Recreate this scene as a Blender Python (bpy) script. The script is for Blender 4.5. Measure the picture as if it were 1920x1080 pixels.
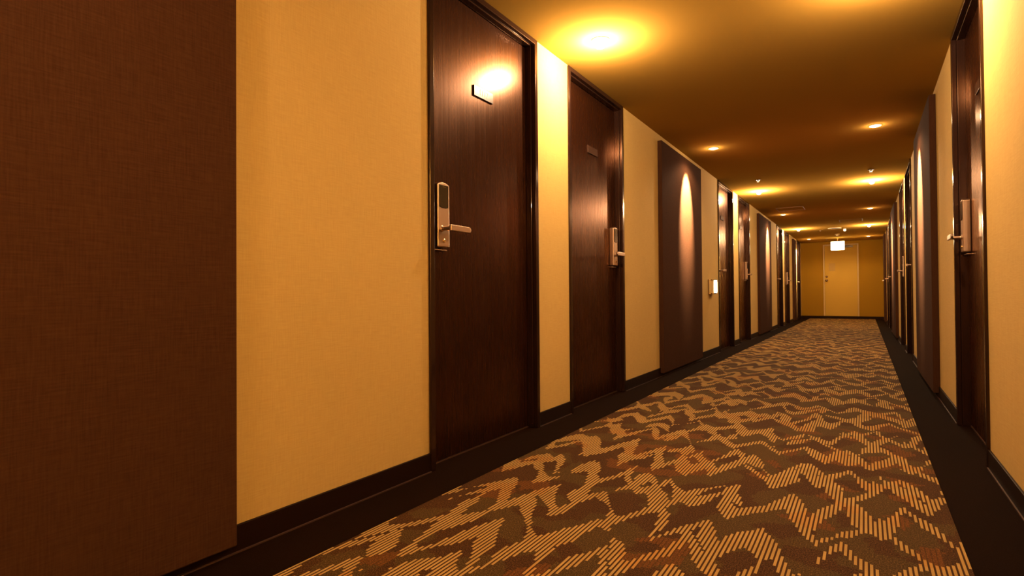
import bpy, bmesh, math, random
from mathutils import Vector, Matrix
random.seed(4)
S = bpy.context.scene
for o in list(bpy.data.objects): bpy.data.objects.remove(o)
COL = S.collection

# ------------------------------------------------------------------ camera
XL, XR, H = -1.573, 0.441, 2.2          # wall faces and ceiling height
YB, YE = -4.2, 18.42                    # corridor ends
yaw, pitch, roll, f, hc = 0.562114, 0.0121, -0.0073731, 1050.0, 0.749
cy, sy = math.cos(yaw), math.sin(yaw)
F = Vector((-sy*math.cos(pitch), cy*math.cos(pitch), math.sin(pitch)))
R = Vector((cy, sy, 0)); U = R.cross(F)
c, s = math.cos(roll), math.sin(roll)
R2 = c*R + s*U; U2 = -s*R + c*U
cam_data = bpy.data.cameras.new('camera'); cam = bpy.data.objects.new('camera', cam_data)
COL.objects.link(cam); S.camera = cam
cam_data.sensor_width = 36; cam_data.lens = f/1920*36; cam_data.clip_start = 0.02
M = Matrix((R2, U2, -F)).transposed().to_4x4(); M.translation = (0, 0, hc)
cam.matrix_world = M
# ------------------------------------------------------------------ world, exposure, lamp powers
w = bpy.data.worlds.new('world'); S.world = w; w.use_nodes = True
w.node_tree.nodes['Background'].inputs[0].default_value = (0.02, 0.012, 0.006, 1)
w.node_tree.nodes['Background'].inputs[1].default_value = 0.2
S.view_settings.view_transform = 'Standard'; S.view_settings.look = 'None'
S.view_settings.exposure = 0.0; S.view_settings.gamma = 1.0
LAMP_COL = (1.0, 0.67, 0.38)
P_DOOR, P_SPOT, P_SPILL = 76.0, 2300.0, 34.0
SPOT_COL = (1.0, 0.72, 0.40)

# ------------------------------------------------------------------ materials
def mat(name, col=(0.5, 0.5, 0.5), rough=0.5, metal=0.0, coat=0.0, emit=None, es=0.0, spec=None):
    m = bpy.data.materials.new(name); m.use_nodes = True
    b = m.node_tree.nodes['Principled BSDF']
    b.inputs['Base Color'].default_value = (*col, 1); b.inputs['Roughness'].default_value = rough
    b.inputs['Metallic'].default_value = metal; b.inputs['Coat Weight'].default_value = coat
    if spec is not None and spec < .5: b.inputs['Specular Tint'].default_value = (1, .62, .38, 1)
    if spec is not None: b.inputs['Specular IOR Level'].default_value = spec
    if emit: b.inputs['Emission Color'].default_value = (*emit, 1); b.inputs['Emission Strength'].default_value = es
    return m
class NT:
    def __init__(self, m): self.t = m.node_tree; self.b = self.t.nodes['Principled BSDF']
    def n(self, ty, **kw):
        x = self.t.nodes.new(ty)
        for k, v in kw.items(): setattr(x, k, v)
        return x
    def l(self, a, b): self.t.links.new(a, b)
    def math(self, op, a, b=None, c=None, clamp=False):
        x = self.n('ShaderNodeMath', operation=op); x.use_clamp = clamp
        for i, v in enumerate((a, b, c)):
            if v is None: continue
            if isinstance(v, (int, float)): x.inputs[i].default_value = v
            else: self.l(v, x.inputs[i])
        return x.outputs[0]
    def mix(self, fac, a, b, bt='MIX'):
        x = self.n('ShaderNodeMix', data_type='RGBA', blend_type=bt)
        for i, v in ((0, fac), (6, a), (7, b)):
            if isinstance(v, (int, float)): x.inputs[i].default_value = v
            elif isinstance(v, tuple): x.inputs[i].default_value = (*v, 1)
            else: self.l(v, x.inputs[i])
        return x.outputs[2]
    def noise(self, vec, scale, detail=2, rough=0.5):
        x = self.n('ShaderNodeTexNoise'); x.inputs['Scale'].default_value = scale
        x.inputs['Detail'].default_value = detail; x.inputs['Roughness'].default_value = rough
        self.l(vec, x.inputs['Vector']); return x
    def mapping(self, vec, sc, rot=(0, 0, 0), loc=(0, 0, 0)):
        x = self.n('ShaderNodeMapping'); x.inputs['Scale'].default_value = sc
        x.inputs['Rotation'].default_value = rot; x.inputs['Location'].default_value = loc
        self.l(vec, x.inputs['Vector']); return x.outputs[0]
    def pos(self):                       # world-space metres
        return self.n('ShaderNodeNewGeometry').outputs['Position']
    def bump(self, h, st, dist=0.002):
        x = self.n('ShaderNodeBump'); x.inputs['Strength'].default_value = st
        x.inputs['Distance'].default_value = dist; self.l(h, x.inputs['Height'])
        self.l(x.outputs[0], self.b.inputs['Normal'])

def woven(name, c1, c2, rough, sc, bump):
    m = mat(name, c1, rough, spec=0.25); k = NT(m); p = k.pos()
    a = k.noise(k.mapping(p, (sc, sc, sc*0.06)), 1.0, 3, .6).outputs[0]
    b = k.noise(k.mapping(p, (sc, sc*0.06, sc)), 1.0, 3, .6).outputs[0]
    h = k.math('MULTIPLY', k.math('ADD', a, b), 0.5)
    big = k.noise(p, 1.3, 3, .6).outputs[0]
    fac = k.math('MULTIPLY_ADD', k.math('SUBTRACT', h, .5), 3.0, .5, clamp=True)
    col = k.mix(fac, c1, c2)
    v = k.math('MULTIPLY_ADD', big, .12, .94)
    hs = k.n('ShaderNodeHueSaturation'); k.l(v, hs.inputs['Value']); k.l(col, hs.inputs['Color'])
    k.l(hs.outputs[0], k.b.inputs['Base Color']); k.bump(h, bump)
    return m
wallpaper = woven('cream_wallpaper', (0.57, 0.40, 0.14), (0.49, 0.335, 0.112), 0.95, 260, 0.25)
end_wall_m = mat('ochre_end_wall_paint', (0.27, 0.14, 0.010), 0.7, spec=.1)
panel_cloth = woven('brown_panel_cloth', (0.060, 0.026, 0.0135), (0.036, 0.0145, 0.0075), 1.0, 240, 0.35)
panel_cloth.node_tree.nodes['Principled BSDF'].inputs['Specular IOR Level'].default_value = .04
ceil_m = mat('ceiling_paint', (0.31, 0.18, 0.036), 1.0, spec=0.0)
k = NT(ceil_m); nz = k.noise(k.pos(), 60, 3, .6).outputs[0]; k.bump(nz, .08)
base_m = mat('dark_vinyl_baseboard', (0.008, 0.003, 0.002), 0.55, spec=.15)
bead_m = mat('brown_bead', (0.055, 0.028, 0.018), 0.35)
frame_m = mat('black_brown_gloss_paint', (0.016, 0.007, 0.005), 0.16, coat=0.15, spec=.4)
steel_m = mat('satin_nickel', (0.56, 0.40, 0.28), 0.33, metal=1.0)
bright_m = mat('polished_brass', (0.95, 0.75, 0.45), 0.12, metal=1.0)
black_m = mat('black_plastic', (0.012, 0.008, 0.007), 0.12, coat=.5)
plate_m = mat('brushed_number_plate', (0.045, 0.020, 0.012), 0.25)
num_m = mat('engraved_number', (0.16, 0.09, 0.05), 0.4)
ring_m = mat('lamp_trim', (0.75, 0.6, 0.42), 0.45)
white_m = mat('cream_enamel', (0.45, 0.29, 0.09), 0.45)
grey_m = mat('grey_metal_closer', (0.12, 0.085, 0.05), 0.4, metal=.3)
dark_m = mat('dark_grille', (0.03, 0.02, 0.015), 0.6)
end_door_m = mat('cream_painted_door', (0.46, 0.28, 0.045), 0.6, spec=.15)
bulb_m = mat('lit_bulb', (1, .9, .7), .4, emit=(1.0, 0.80, 0.45), es=30)
bulb2_m = mat('lit_reflector', (1, .9, .7), .4, emit=(1.0, 0.78, 0.42), es=16)
exit_m = mat('lit_sign_face', (1, 1, .9), .4, emit=(1.0, 0.92, 0.55), es=9)
small_m = mat('small_lamp_glass', (1, .9, .7), .4, emit=(1.0, 0.75, 0.35), es=3)
night_m = mat('lit_night_light', (1, .9, .7), .4, emit=(1.0, 0.88, 0.55), es=7)
smoke_glass_m = mat('amber_glass', (0.62, 0.42, 0.16), .25)

leaf_m = mat('dark_veneer', (0.04, 0.014, 0.008), 0.27, metal=.5, spec=.45)
k = NT(leaf_m); p = k.pos()
g = k.noise(k.mapping(p, (90, 90, 2.2)), 1.0, 4, .6).outputs[0]
g2 = k.noise(k.mapping(p, (14, 14, .7)), 1.0, 3, .6).outputs[0]
cc = k.mix(k.math('MULTIPLY_ADD', k.math('SUBTRACT', g, .5), 2.2, .5, clamp=True), (0.040, 0.0135, 0.006), (0.027, 0.0088, 0.004))
cc = k.mix(g2, cc, (0.030, 0.0098, 0.0044)); k.l(cc, k.b.inputs['Base Color'])
k.l(k.math('MULTIPLY_ADD', g, .14, .20), k.b.inputs['Roughness']); k.b.inputs['Coat Roughness'].default_value = .3
k.bump(g, .05, .001)

border_m = mat('dark_border_carpet', (0.020, 0.009, 0.005), 0.95, spec=.04)
k = NT(border_m); nz = k.noise(k.pos(), 350, 2).outputs[0]
k.l(k.mix(nz, (0.003, 0.001, 0.0005), (0.011, 0.0045, 0.002)), k.b.inputs['Base Color']); k.bump(nz, .5, .003)

def carpet_material():
    m = mat('patterned_carpet', (0.2, 0.1, 0.03), 0.9, spec=.15); k = NT(m)
    P = k.pos(); sx = k.n('ShaderNodeSeparateXYZ'); k.l(P, sx.inputs[0])
    X, Y = sx.outputs[0], sx.outputs[1]
    RIB = 0.0125
    xi = k.math('FLOOR', k.math('DIVIDE', X, RIB)); xq = k.math('MULTIPLY', xi, RIB)
    fx = k.math('FRACT', k.math('DIVIDE', X, RIB))
    yq = k.math('MULTIPLY', k.math('FLOOR', k.math('DIVIDE', Y, 0.012)), 0.012)
    cb = k.n('ShaderNodeCombineXYZ'); k.l(xq, cb.inputs[0]); k.l(yq, cb.inputs[1]); V = cb.outputs[0]
    wn = k.noise(V, 2.6, 2, .5)
    ad = k.n('ShaderNodeVectorMath', operation='MULTIPLY_ADD')
    k.l(wn.outputs['Color'], ad.inputs[0]); ad.inputs[1].default_value = (.30, .22, 0); k.l(V, ad.inputs[2]); W = ad.outputs[0]
    def vor(vec, sc, feat, rnd=1.0):
        v = k.n('ShaderNodeTexVoronoi', voronoi_dimensions='2D', feature=feat)
        v.inputs['Scale'].default_value = sc; v.inputs['Randomness'].default_value = rnd
        k.l(vec, v.inputs['Vector']); return v
    c1 = vor(W, 4.1, 'F1', .9).outputs['Color']
    c2 = vor(W, 9.0, 'F1', 1).outputs['Color']
    wv = k.noise(V, 5.5, 1).outputs[0]
    e1 = vor(W, 5.0, 'DISTANCE_TO_EDGE', 1).outputs['Distance']
    def zig(px, amp, per, nsc, namp, ph):
        n1 = k.noise(k.mapping(V, (1, 1, 1), loc=(ph, ph*2, 0)), nsc, 1).outputs[0]
        n2 = k.noise(k.mapping(V, (1, 1, 1), loc=(ph*3, -ph, 0)), nsc*.6, 1).outputs[0]
        xx = k.math('ADD', k.math('DIVIDE', xq, px), k.math('MULTIPLY', n1, namp))
        z = k.math('MULTIPLY', k.math('PINGPONG', xx, 1.0), amp)
        g = k.math('ADD', k.math('ADD', k.math('DIVIDE', yq, per), z), k.math('MULTIPLY', n2, namp*1.3))
        return k.math('PINGPONG', g, 1.0)
    z1 = zig(.095, 1.25, .19, 2.5, 1.6, 1.7)
    z2 = zig(.13, -1.3, .24, 2.1, 1.6, 5.1)
    br = k.noise(V, 4.0, 1).outputs[0]
    v1 = k.math('GREATER_THAN', z1, k.math('MULTIPLY_ADD', br, 1.25, .12))
    v2 = k.math('GREATER_THAN', z2, k.math('MULTIPLY_ADD', wv, -1.25, 1.42))
    vein = k.math('MAXIMUM', v1, v2)
    s1 = k.n('ShaderNodeSeparateColor'); k.l(c1, s1.inputs[0]); s2 = k.n('ShaderNodeSeparateColor'); k.l(c2, s2.inputs[0])
    olive = k.math('GREATER_THAN', s2.outputs[0], .55)
    rust = k.math('GREATER_THAN', s2.outputs[1], .84)
    speck = k.noise(P, 260, 3, .75).outputs[0]
    sp = k.math('MULTIPLY_ADD', k.math('SUBTRACT', speck, .54), 8.0, .45, clamp=True)
    ground = k.mix(sp, (0.022, 0.008, 0.002), (0.115, 0.052, 0.018))
    oliv = k.mix(sp, (0.032, 0.017, 0.004), (0.130, 0.076, 0.026))
    ground = k.mix(olive, ground, oliv)
    rst = k.mix(sp, (0.07, 0.024, 0.005), (0.19, 0.075, 0.018))
    half = k.math('LESS_THAN', e1, k.math('MULTIPLY_ADD', wv, .45, .0))
    ground = k.mix(k.math('MULTIPLY', k.math('MULTIPLY', rust, half), k.math('MULTIPLY_ADD', k.math('LESS_THAN', k.math('ABSOLUTE', k.math('SUBTRACT', fx, .5)), .36), .7, .3)), ground, rst)
    knot = k.math('MULTIPLY_ADD', k.math('SINE', k.math('MULTIPLY', Y, 900)), .12, .88)
    # rib profile: gold yarn on ~60 % of every rib
    rib = k.math('LESS_THAN', k.math('ABSOLUTE', k.math('SUBTRACT', fx, .5)), .30)
    n3 = k.noise(V, 9, 1).outputs[0]
    gold = k.mix(n3, (0.34, 0.205, 0.055), (0.52, 0.335, 0.115))
    gold = k.mix(k.math('MULTIPLY', rust, .45), gold, (0.46, 0.20, 0.035))
    hs = k.n('ShaderNodeHueSaturation'); k.l(knot, hs.inputs['Value']); k.l(gold, hs.inputs['Color'])
    isg = k.math('MULTIPLY', vein, rib)
    gap = k.mix(vein, ground, (0.042, 0.016, 0.004))
    col = k.mix(isg, gap, hs.outputs[0]); k.l(col, k.b.inputs['Base Color'])
    prof = k.math('SINE', k.math('MULTIPLY', fx, math.pi))
    h = k.math('ADD', k.math('MULTIPLY', prof, k.math('MULTIPLY_ADD', vein, .8, .2)), k.math('MULTIPLY', speck, .7))
    k.bump(h, .5, .003)
    return m
carpet_m = carpet_material()

# ------------------------------------------------------------------ helpers
def tag(o, label=None, cat=None, group=None, kind=None):
    if label: o['label'] = label
    if cat: o['category'] = cat
    if group: o['group'] = group
    if kind: o['kind'] = kind
    return o
def link(name, bm, m, parent=None, smooth=False, bevel=0.0, seg=2):
    me = bpy.data.meshes.new(name); bmesh.ops.recalc_face_normals(bm, faces=bm.faces); bm.to_mesh(me); bm.free()
    if smooth:
        for p in me.polygons: p.use_smooth = True
    me.materials.append(m); o = bpy.data.objects.new(name, me); COL.objects.link(o)
    if parent: o.parent = parent
    if bevel:
        b = o.modifiers.new('bevel', 'BEVEL'); b.width = bevel; b.segments = seg; b.limit_method = 'ANGLE'
    return o
def empty(name, loc=(0, 0, 0), rz=0.0):
    o = bpy.data.objects.new(name, None); COL.objects.link(o); o.location = loc; o.rotation_euler = (0, 0, rz)
    o.empty_display_size = .1; return o
def box(bm, x0, x1, y0, y1, z0, z1):
    vs = [bm.verts.new((x, y, z)) for x in (x0, x1) for y in (y0, y1) for z in (z0, z1)]
    for q in ((0, 1, 3, 2), (4, 6, 7, 5), (0, 4, 5, 1), (2, 3, 7, 6), (0, 2, 6, 4), (1, 5, 7, 3)):
        bm.faces.new([vs[i] for i in q])
def bbox(*a): bm = bmesh.new(); box(bm, *a); return bm
def lathe(prof, n=32, axis='z', at=(0, 0, 0)):       # prof = [(r, h)...]; closed solid of revolution
    bm = bmesh.new(); rings = []
    for r, h in prof:
        ring = []
        for i in range(n):
            a = 2*math.pi*i/n; u, v = r*math.cos(a), r*math.sin(a)
            q = (u, v, h) if axis == 'z' else ((h, u, v) if axis == 'x' else (u, h, v))
            ring.append(bm.verts.new((q[0]+at[0], q[1]+at[1], q[2]+at[2])))
        rings.append(ring)
    for A, B in zip(rings, rings[1:]):
        for i in range(n): bm.faces.new((A[i], A[(i+1) % n], B[(i+1) % n], B[i]))
    bm.faces.new(rings[0]); bm.faces.new(rings[-1]); return bm
def prism(pts, x0, x1):                              # outline in (y, z), extruded along x
    bm = bmesh.new(); A = [bm.verts.new((x0, y, z)) for y, z in pts]; B = [bm.verts.new((x1, y, z)) for y, z in pts]
    n = len(pts); bm.faces.new(A); bm.faces.new(B[::-1])
    for i in range(n): bm.faces.new((A[i], B[i], B[(i+1) % n], A[(i+1) % n]))
    return bm
def copy_tree(o, parent=None):
    c = o.copy(); COL.objects.link(c); c.parent = parent
    for ch in list(o.children): copy_tree(ch, c)
    return c
ORD = ['first', 'second', 'third', 'fourth', 'fifth', 'sixth', 'seventh']

# ------------------------------------------------------------------ room shell
DW, CG, PER, C0 = 0.94, 0.20, 5.60, 2.97      # door frame width, half gap of a pair, pair spacing, first pair centre
left_doors, right_doors = [], []               # (near y, lock side: -1 near, +1 far)
for kk in range(3):
    cc = C0 + PER*kk
    left_doors += [(cc-CG-DW, -1), (cc+CG, 1)]
    if kk: right_doors += [(cc-CG-DW, -1)]
    right_doors += [(cc+CG-(0 if kk else .09), 1)]
left_doors.append((17.14, -1)); right_doors.append((17.14, -1))
T = 0.12
def side_wall(name, x, sgn, doors):            # sgn: direction from the face into the wall
    bm = bmesh.new(); y = YB
    for y0, _ in doors:
        box(bm, min(x, x+sgn*T), max(x, x+sgn*T), y, y0+.02, 0, H)
        box(bm, min(x+sgn*.095, x+sgn*T), max(x+sgn*.095, x+sgn*T), y0+.02, y0+DW-.02, 0, H)
        y = y0+DW-.02
    box(bm, min(x, x+sgn*T), max(x, x+sgn*T), y, YE, 0, H)
    return link(name, bm, wallpaper)
tag(side_wall('wall_left', XL, -1, left_doors), 'cream woven wallpaper wall along the left side of the corridor', 'wall', kind='structure')
tag(side_wall('wall_right', XR, 1, right_doors), 'cream woven wallpaper wall along the right side of the corridor', 'wall', kind='structure')
EDX0, EDX1, EDZ = -1.005, -0.135, 2.12
bm = bmesh.new()
box(bm, XL-T, EDX0, YE, YE+T, 0, H); box(bm, EDX1, XR+T, YE, YE+T, 0, H); box(bm, EDX0, EDX1, YE, YE+T, EDZ, H)
box(bm, EDX0, EDX1, YE+.07, YE+T, 0, EDZ)
tag(link('wall_end', bm, end_wall_m), 'cream wall closing the far end of the corridor', 'wall', kind='structure')
tag(link('wall_back', bbox(XL-T, XR+T, YB-T, YB, 0, H), wallpaper), 'cream wall closing the corridor behind the camera', 'wall', kind='structure')
tag(link('ceiling', bbox(XL-T, XR+T, YB-T, YE+T, H, H+.1), ceil_m), 'smooth amber-lit painted ceiling above the corridor', 'ceiling', kind='structure')
tag(link('floor', bbox(XL-T, XR+T, YB-T, YE+T, -.1, 0), border_m), 'near-black carpeted floor border beside the patterned carpet', 'floor', kind='structure')
KL, KR = -1.346, 0.234
tag(link('patterned_carpet', bbox(KL, KR, YB+.05, YE-.06, 0, .004), carpet_m),
    'gold and brown ribbed zigzag carpet strip running down the corridor floor', 'carpet')

def baseboard(name, x, sgn, doors, lab):
    bm = bmesh.new(); b2 = bmesh.new(); y = YB
    def seg(a, b):
        xs = sorted((x, x-sgn*.009)); box(bm, xs[0], xs[1], a, b, 0.003, .08)
        xs = sorted((x-sgn*.009, x-sgn*.014)); box(b2, xs[0], xs[1], a, b, 0, .0045)
    for y0, _ in doors: seg(y, y0); y = y0+DW
    seg(y, YE)
    o = link(name, bm, base_m, bevel=.002); tag(o, lab, 'baseboard', kind='structure')
    link('bead', b2, bead_m, o)  # thin bead; highlight along the floor joint is put into its lighter brown
baseboard('baseboard_left', XL, -1, left_doors, 'dark baseboard along the foot of the left wall')
baseboard('baseboard_right', XR, 1, right_doors, 'dark baseboard along the foot of the right wall')
bm = bmesh.new(); box(bm, XL+.01, XR-.01, YE-.01, YE, 0, .075)
tag(link('baseboard_end', bm, base_m), 'dark baseboard across the far end wall under the cream door', 'baseboard', kind='structure')

# ------------------------------------------------------------------ room doors (local: face plane x=0, corridor at +x, frame spans y 0..DW)
FW = 0.030
def U_frame(bm, w_out, w_in, top_out, top_in, x0, x1):
    """inverted U between the outer and inner outlines, from x0 to x1"""
    pts = [(w_out, 0), (w_out, top_out), (DW-w_out, top_out), (DW-w_out, 0), (DW-w_in, 0), (DW-w_in, top_in), (w_in, top_in), (w_in, 0)]
    A = [bm.verts.new((x0, y, z)) for y, z in pts]; B = [bm.verts.new((x1, y, z)) for y, z in pts]
    for q in ((0, 1, 6, 7), (1, 2, 5, 6), (2, 3, 4, 5)):
        bm.faces.new([A[i] for i in q]); bm.faces.new([B[i] for i in reversed(q)])
    for i in range(8): bm.faces.new((A[i], B[i], B[(i+1) % 8], A[(i+1) % 8]))
TOPF = H-.004
def make_door(lockside, number=None):
    root = empty('door_1')
    bm = bmesh.new(); U_frame(bm, 0, FW, TOPF, TOPF-FW, -.012, .012)
    U_frame(bm, .0205, FW+.008, TOPF-.0205, TOPF-FW-.008, -.09, -.0121)
    link('door_frame', bm, frame_m, root, bevel=.003, seg=3)
    a, b = FW+.008, DW-FW-.008
    link('door_leaf', bbox(-.088, -.048, a+.003, b-.003, .010, TOPF-FW-.011), leaf_m, root, bevel=.0015)
    link('threshold', bbox(-.088, -.046, a, b, .0005, .007), bead_m, root)
    # number plate
    ym, xf = DW/2+.01, -.048
    pl = link('number_plate', bbox(xf, xf+.007, ym-.083, ym+.083, 1.735, 1.787), plate_m, root, bevel=.001)
    if number:
        cu = bpy.data.curves.new('room_number', 'FONT'); cu.body = number; cu.size = .042; cu.extrude = .0006
        cu.align_x = 'CENTER'; cu.align_y = 'CENTER'
        to = bpy.data.objects.new('room_number', cu); COL.objects.link(to); bpy.context.view_layer.update()
        me = bpy.data.meshes.new_from_object(to); bpy.data.objects.remove(to)
        me.materials.clear(); me.materials.append(num_m); me.name = 'room_number'
        # text plane xy -> door plane: text x -> -y for the left wall handled by caller's mirror flag
        to = bpy.data.objects.new('room_number', me); COL.objects.link(to)
        to.parent = pl; to.location = (xf+.0074, ym, 1.761); to.rotation_euler = (math.pi/2, 0, math.pi/2)
    # card lock
    yc = .12 if lockside < 0 else DW-.12
    dr = 1 if lockside < 0 else -1
    W2 = .041; z0, z1 = .963, 1.252; xl = xf
    pts = [(yc-W2, z0), (yc+W2, z0), (yc+W2, z1-.008)]
    for i in range(1, 8):
        t = i/8; pts.append((yc+W2-2*W2*t, z1-.008+.009*math.sin(math.pi*t)))
    pts.append((yc-W2, z1-.008))
    lk = link('card_lock', prism(pts, xl, xl+.036), steel_m, root, bevel=.005, seg=3)
    link('reader_window', prism([(yc-.031, 1.142), (yc-.015, 1.137), (yc+.015, 1.137), (yc+.031, 1.142), (yc+.031, 1.240), (yc-.031, 1.240)], xl+.0355, xl+.0385), black_m, lk, bevel=.0015)
    for i in range(3):
        link('indicator', lathe([(.0016, 0), (.0016, .0008)], 8, 'x', (xl+.0384, yc-.008+.008*i, 1.232)), bright_m, lk)
    link('lock_foot', bbox(xl, xl+.022, yc-W2-.006, yc+W2-.002, z0-.014, z0-.009), steel_m, lk, bevel=.001)
    # lever: neck plus flat paddle with a round end
    yp = yc+dr*(-.012)
    bm = lathe([(.016, 0), (.016, .006), (.0095, .010), (.0095, .066)], 20, 'x', (xl+.030, yp, 1.045))
    L = .135; r = .0135
    out = [(yp-dr*.014, 1.045-r), (yp+dr*(L-r), 1.045-r)]
    for i in range(1, 8):
        t = -math.pi/2+math.pi*i/8; out.append((yp+dr*(L-r+r*math.cos(t)), 1.045+r*math.sin(t)))
    out += [(yp+dr*(L-r), 1.045+r), (yp-dr*.014, 1.045+r)]
    b2 = prism(out, xl+.086, xl+.098)
    me = bpy.data.meshes.new('t'); b2.to_mesh(me); bm.from_mesh(me); b2.free()
    link('lever', bm, steel_m, lk, bevel=.003, seg=3)
    link('key_cylinder', lathe([(.0085, 0), (.0085, .004), (.006, .006)], 20, 'x', (xl+.0355, yc, .992)), bright_m, lk, smooth=False)
    link('keyhole', bbox(xl+.0414, xl+.0421, yc-.001, yc+.001, .988, .996), black_m, lk)
    return root
NEAR = make_door(-1, '1117'); FAR = make_door(1)
for r in (NEAR, FAR): pass
n = 0
def finish(o, name, label):
    o.name = name
    tag(o, label, 'door', 'dark guest room doors along the corridor', 'structure')
seen = {}
FAR2 = copy_tree(FAR)
def strip_number(o):
    for ch in list(o.children_recursive):
        if ch.name.startswith('room_number'): bpy.data.objects.remove(ch)
for (y0, ls) in left_doors:
    o = (NEAR if n == 0 else copy_tree(NEAR)) if ls < 0 else (FAR2 if n == 1 else copy_tree(FAR))
    if n: strip_number(o)
    o.location = (XL, y0, 0)
    finish(o, 'door_%d' % (n+1), ['nearest and largest dark brown guest room door, on the left wall by the wide cream wall',
        'dark brown guest room door on the left wall right after the brightest lit cream strip',
        'dark guest room door on the left wall just beyond the small lit wall lamp',
        'dark guest room door on the left wall just before the second lit brown panel',
        'dark guest room door on the left wall just beyond the second lit brown panel',
        'dark guest room door on the left wall just before the last, narrow brown panel',
        'farthest dark guest room door on the left wall, touching the end wall'][n])
    n += 1
# right wall doors: turned by 180 degrees about z, so the near/far lock sides swap
m_ = 0
for (y0, ls) in right_doors:
    src = FAR if ls < 0 else NEAR
    o = copy_tree(src); strip_number(o)
    o.rotation_euler = (0, 0, math.pi); o.location = (XR, y0+DW, 0)
    finish(o, 'door_%d' % (n+1), ['nearest dark guest room door on the right wall, beside the bright cream wall',
        'dark guest room door on the right wall just beyond the near brown panel',
        'dark guest room door on the right wall just before the far brown panel',
        'dark guest room door on the right wall just beyond the far brown panel',
        'second to last dark guest room door on the right wall',
        'farthest dark guest room door on the right wall, touching the end wall'][m_])
    n += 1; m_ += 1
for ch in list(FAR.children_recursive): bpy.data.objects.remove(ch)
bpy.data.objects.remove(FAR)

# end door
root = empty('door_%d' % (n+1), ((EDX0+EDX1)/2, YE, 0)); hw = (EDX1-EDX0)/2
tag(root, 'plain cream painted door with round knob in the far end wall', 'door', kind='structure')
bm = bmesh.new()
for a, b in ((-hw, -hw+.035), (hw-.035, hw)): box(bm, a, b, -.012, .06, .076, EDZ)
box(bm, -hw+.035, hw-.035, -.012, .06, EDZ-.035, EDZ)
link('door_frame', bm, white_m, root, bevel=.003)
lf = link('door_leaf', bbox(-hw+.038, hw-.038, .002, .045, .076, EDZ-.038), end_door_m, root, bevel=.002)
link('notice', bbox(-hw+.14, -hw+.30, -.0005, .0015, 1.36, 1.58), mat('faded_notice', (.36, .21, .03), .6), root)
kx = -hw+.085
link('door_knob', lathe([(.033, 0), (.033, -.006), (.012, -.01), (.012, -.03), (.026, -.04), (.031, -.055), (.024, -.068), (.005, -.072)], 24, 'y', (kx, .002, 1.09)), mat('dark_bronze', (.22, .12, .06), .25, metal=1), root, smooth=True)
link('deadbolt', lathe([(.030, 0), (.030, -.008), (.024, -.014), (.008, -.016)], 24, 'y', (kx, .002, 1.20)), mat('dark_bronze_bolt', (.12, .06, .03), .35, metal=1), root)
bm = bbox(.06, .30, -.045, .001, EDZ-.10, EDZ-.055); box(bm, .02, .24, -.05, -.035, EDZ-.05, EDZ-.038)
link('door_closer', bm, grey_m, root, bevel=.004)

# ------------------------------------------------------------------ brown cloth panels
PT = 0.040
def panel(x, sgn, y0, y1, label, ztop=2.135):
    xs = sorted((x, x-sgn*PT))
    cx = (xs[0]+xs[1])/2
    o = link('wall_panel', bbox(xs[0]-cx, xs[1]-cx, y0, y1, .034, ztop), panel_cloth, bevel=.004, seg=2)
    o.location.x = cx
    tag(o, label, 'wall panel', 'tall brown cloth wall panels')
panel(XL, -1, -0.50, 0.945, 'tall dark brown cloth wall panel filling the left edge of the picture')
panel(XL, -1, 4.985, 6.42, 'brown cloth wall panel lit by a tall oval pool, second from the left edge')
panel(XL, -1, 10.49, 11.93, 'brown cloth wall panel on the left wall between the second and third pairs of doors')
panel(XL, -1, 16.02, 16.66, 'narrow farthest brown cloth panel on the left wall, before the last door')
panel(XR, 1, 4.94, 6.40, 'near tall brown cloth panel on the right wall beyond the nearest right door', 2.15)
panel(XR, 1, 10.55, 11.98, 'far brown cloth panel on the right wall between two pairs of doors', 2.15)
panel(XR, 1, 16.02, 16.75, 'farthest, barely visible brown cloth panel on the right wall', 2.15)

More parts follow.
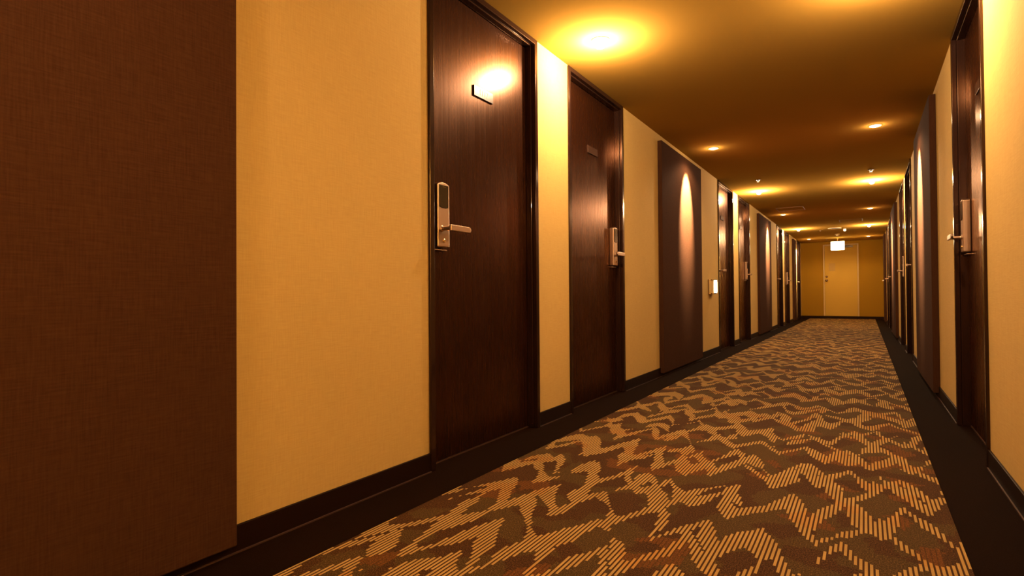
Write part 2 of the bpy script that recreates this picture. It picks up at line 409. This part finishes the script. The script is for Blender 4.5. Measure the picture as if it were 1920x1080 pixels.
# ------------------------------------------------------------------ ceiling downlights
def make_bulb_light():                      # shallow open lamp, hangs a little below the ceiling
    r = empty('downlight')
    link('trim_ring', lathe([(.030, 0), (.052, 0), (.052, -.004), (.046, -.008), (.030, -.006)], 32), ring_m, r)
    link('bulb', lathe([(.012, -.004), (.018, -.010), (.027, -.020), (.030, -.030), (.024, -.040), (.010, -.046)], 24), bulb_m, r, smooth=True)
    ld = bpy.data.lights.new('lamp_light', 'POINT'); ld.energy = P_DOOR; ld.color = LAMP_COL; ld.shadow_soft_size = .025
    lo = bpy.data.objects.new('lamp_light', ld); COL.objects.link(lo); lo.parent = r; lo.location = (0, 0, -.078)
    return r
def make_spot_light():                      # aimed at the panel beside it; local -x is the wall
    r = empty('downlight')
    link('trim_ring', lathe([(.034, 0), (.050, 0), (.050, -.004), (.045, -.007), (.034, -.005)], 32), ring_m, r)
    link('reflector_lamp', lathe([(.030, -.001), (.031, -.006), (.028, -.011), (.015, -.014)], 24), bulb2_m, r, smooth=True)
    ld = bpy.data.lights.new('lamp_light', 'SPOT'); ld.energy = P_SPOT; ld.color = SPOT_COL; ld.shadow_soft_size = .02
    ld.spot_size = math.radians(48); ld.spot_blend = .7
    lo = bpy.data.objects.new('lamp_light', ld); COL.objects.link(lo); lo.parent = r; lo.location = (0, 0, -.03)
    lo.rotation_euler = (0, math.radians(31), 0)
    l2 = bpy.data.lights.new('spill_light', 'SPOT'); l2.spot_size = math.radians(150); l2.spot_blend = .4; l2.energy = P_SPILL; l2.color = LAMP_COL; l2.shadow_soft_size = .03
    lp = bpy.data.objects.new('spill_light', l2); COL.objects.link(lp); lp.parent = r; lp.location = (0, 0, -.04)
    l3 = bpy.data.lights.new('lamp_glow', 'POINT'); l3.energy = 2.2; l3.color = LAMP_COL; l3.shadow_soft_size = .02
    lq = bpy.data.objects.new('lamp_glow', l3); COL.objects.link(lq); lq.parent = r; lq.location = (0, 0, -.045)
    return r
BL, SP = make_bulb_light(), make_spot_light()
firsts = {'b': BL, 's': SP}; used = set()
for side, x in (('left', -1.262), ('right', 0.095)):
    idx = 0
    for q in range(-2, 6):
        y = C0 + 2.80*q + (.03*q if q > 0 else (-.11 if q < 0 else 0))
        kd = 'b' if q % 2 == 0 else 's'
        o = firsts[kd] if kd not in used else copy_tree(firsts[kd]); used.add(kd)
        o.location = (x, y, H); o.rotation_euler = (0, 0, 0 if side == 'left' else math.pi)
        vis = q >= 0 if side == 'left' else q >= 1
        if vis:
            what = 'bright bare ceiling bulb' if kd == 'b' else 'recessed ceiling spotlight aimed at a brown panel'
            lab = '%s, %s from the camera in the %s row' % (what, ORD[idx] if idx < 5 or side == 'right' else 'sixth', side)
            if side == 'left' and idx == 0: lab = 'largest and brightest ceiling bulb, first in the left row, lighting the white strip'
            idx += 1
        else:
            lab = '%s lamp of the %s row, %s' % ('bulb' if kd == 'b' else 'spotlight', side, {-2: 'two places behind the camera', -1: 'level with the camera', 0: 'just above the picture'}[q])
        tag(o, lab, 'ceiling light', 'downlights of the corridor ceiling')

# ------------------------------------------------------------------ exit sign and small ceiling things
r = empty('exit_sign', (-.60, 17.35, H)); tag(r, 'glowing white sign box hanging below the ceiling in front of the cream end door', 'sign')
link('hanger', lathe([(.03, 0), (.03, -.012), (.010, -.014), (.010, -.085)], 16), white_m, r)
link('sign_box', bbox(-.165, .165, -.03, .03, -.315, -.08), white_m, r, bevel=.006)
link('lit_face', bbox(-.158, .158, -.034, -.0295, -.308, -.087), exit_m, r, bevel=.002)
link('lit_underside', bbox(-.150, .150, -.024, .024, -.318, -.3145), exit_m, r)
ld = bpy.data.lights.new('sign_light', 'POINT'); ld.energy = 3.0; ld.color = (1, .72, .32); ld.shadow_soft_size = .05
lo = bpy.data.objects.new('sign_light', ld); COL.objects.link(lo); lo.parent = r; lo.location = (0, -.12, -.18)

r = empty('ceiling_speaker', (-.56, 14.6, H)); tag(r, 'round dark grille in the ceiling ahead of the glowing sign', 'ceiling vent')
link('rim', lathe([(.115, 0), (.135, 0), (.135, -.006), (.115, -.004)], 40), ring_m, r)
link('grille', lathe([(.113, -.0005), (.113, -.004), (.02, -.006)], 40), dark_m, r)
r = empty('smoke_detector', (-.56, 16.1, H)); tag(r, 'round cream smoke detector on the ceiling just before the glowing sign', 'smoke detector')
link('base', lathe([(.055, 0), (.055, -.012), (.050, -.015)], 32), white_m, r)
link('sensor_head', lathe([(.036, -.015), (.034, -.038), (.020, -.044)], 32), white_m, r)
r = empty('pilot_lamp', (-.37, 14.87, H)); tag(r, 'small glowing lamp on the ceiling to the right of the round dark grille', 'lamp')
link('base', lathe([(.032, 0), (.032, -.008), (.026, -.010)], 24), ring_m, r)
link('lamp_globe', lathe([(.016, -.010), (.026, -.020), (.029, -.036), (.022, -.050), (.006, -.056)], 24), small_m, r, smooth=True)
sprk_m = mat('dull_brass', (.16, .09, .04), .5, metal=.5)
def sprinkler(x, y, lab):
    r = empty('sprinkler_head', (x, y, H)); tag(r, lab, 'sprinkler', 'small sprinkler heads in the ceiling')
    link('escutcheon', lathe([(.032, 0), (.032, -.003), (.022, -.007)], 24), sprk_m, r)
    bm = lathe([(.008, -.007), (.008, -.014), (.004, -.016), (.004, -.022)], 12)
    link('nozzle', bm, sprk_m, r)
    link('deflector', lathe([(.016, -.022), (.016, -.025)], 16), sprk_m, r)
sprinkler(-1.14, 7.75, 'small sprinkler head just before the third bulb of the left row')
sprinkler(.08, 7.87, 'small sprinkler head just before the second bulb of the right row')
sprinkler(-.86, 14.9, 'small sprinkler head to the left of the round dark grille')
sprinkler(-.86, 17.5, 'small sprinkler head to the left of the glowing sign')
def hatch(x0, x1, y0, y1, lab):
    r = empty('ceiling_hatch', ((x0+x1)/2, (y0+y1)/2, H)); tag(r, lab, 'ceiling hatch', 'flush access hatches in the ceiling')
    a, b = (x1-x0)/2, (y1-y0)/2
    bm = bmesh.new()
    box(bm, -a, a, -b, -b+.008, -.003, 0); box(bm, -a, a, b-.008, b, -.003, 0)
    box(bm, -a, -a+.008, -b+.008, b-.008, -.003, 0); box(bm, a-.008, a, -b+.008, b-.008, -.003, 0)
    link('hatch_frame', bm, sprk_m, r)
    link('hatch_cover', bbox(-a+.010, a-.010, -b+.010, b-.010, -.0015, 0), ceil_m, r)
hatch(-1.28, -.86, 10.55, 10.98, 'flush square access hatch in the ceiling near the left row of lamps')
hatch(-.42, -.02, 13.0, 13.40, 'flush square access hatch in the ceiling near the right row of lamps')

# ------------------------------------------------------------------ small lit wall lamp
r = empty('wall_lamp', (XL, 6.97, .827)); tag(r, 'small glowing box lamp low on the left wall between brown panel and door', 'wall lamp')
link('back_plate', bbox(0, .012, -.105, .105, -.088, .088), mat('bronze_plate', (.30, .17, .07), .35, metal=.7), r, bevel=.002)
def halfdisc(z0, z1, dep):
    bm = bmesh.new(); pts = [(0.0, -.10)] + [(dep*math.cos(t), .10*math.sin(t)) for t in [(-.5+i/12)*math.pi for i in range(1, 12)]] + [(0.0, .10)]
    A = [bm.verts.new((x+.012, y, z0)) for x, y in pts]; B = [bm.verts.new((x+.012, y, z1)) for x, y in pts]
    bm.faces.new(A[::-1]); bm.faces.new(B)
    for i in range(len(pts)): bm.faces.new((A[i], A[(i+1) % len(pts)], B[(i+1) % len(pts)], B[i]))
    return bm
link('top_cap', halfdisc(.078, .086, .065), bright_m, r); link('bottom_cap', halfdisc(-.086, -.076, .065), bright_m, r)
link('glass_shade', halfdisc(-.076, .078, .042), smoke_glass_m, r)
link('lit_tube', lathe([(.036, -.0755), (.040, -.06), (.040, .06), (.036, .0775)], 24, 'z', (.040, 0.01, 0)), night_m, r, smooth=True)
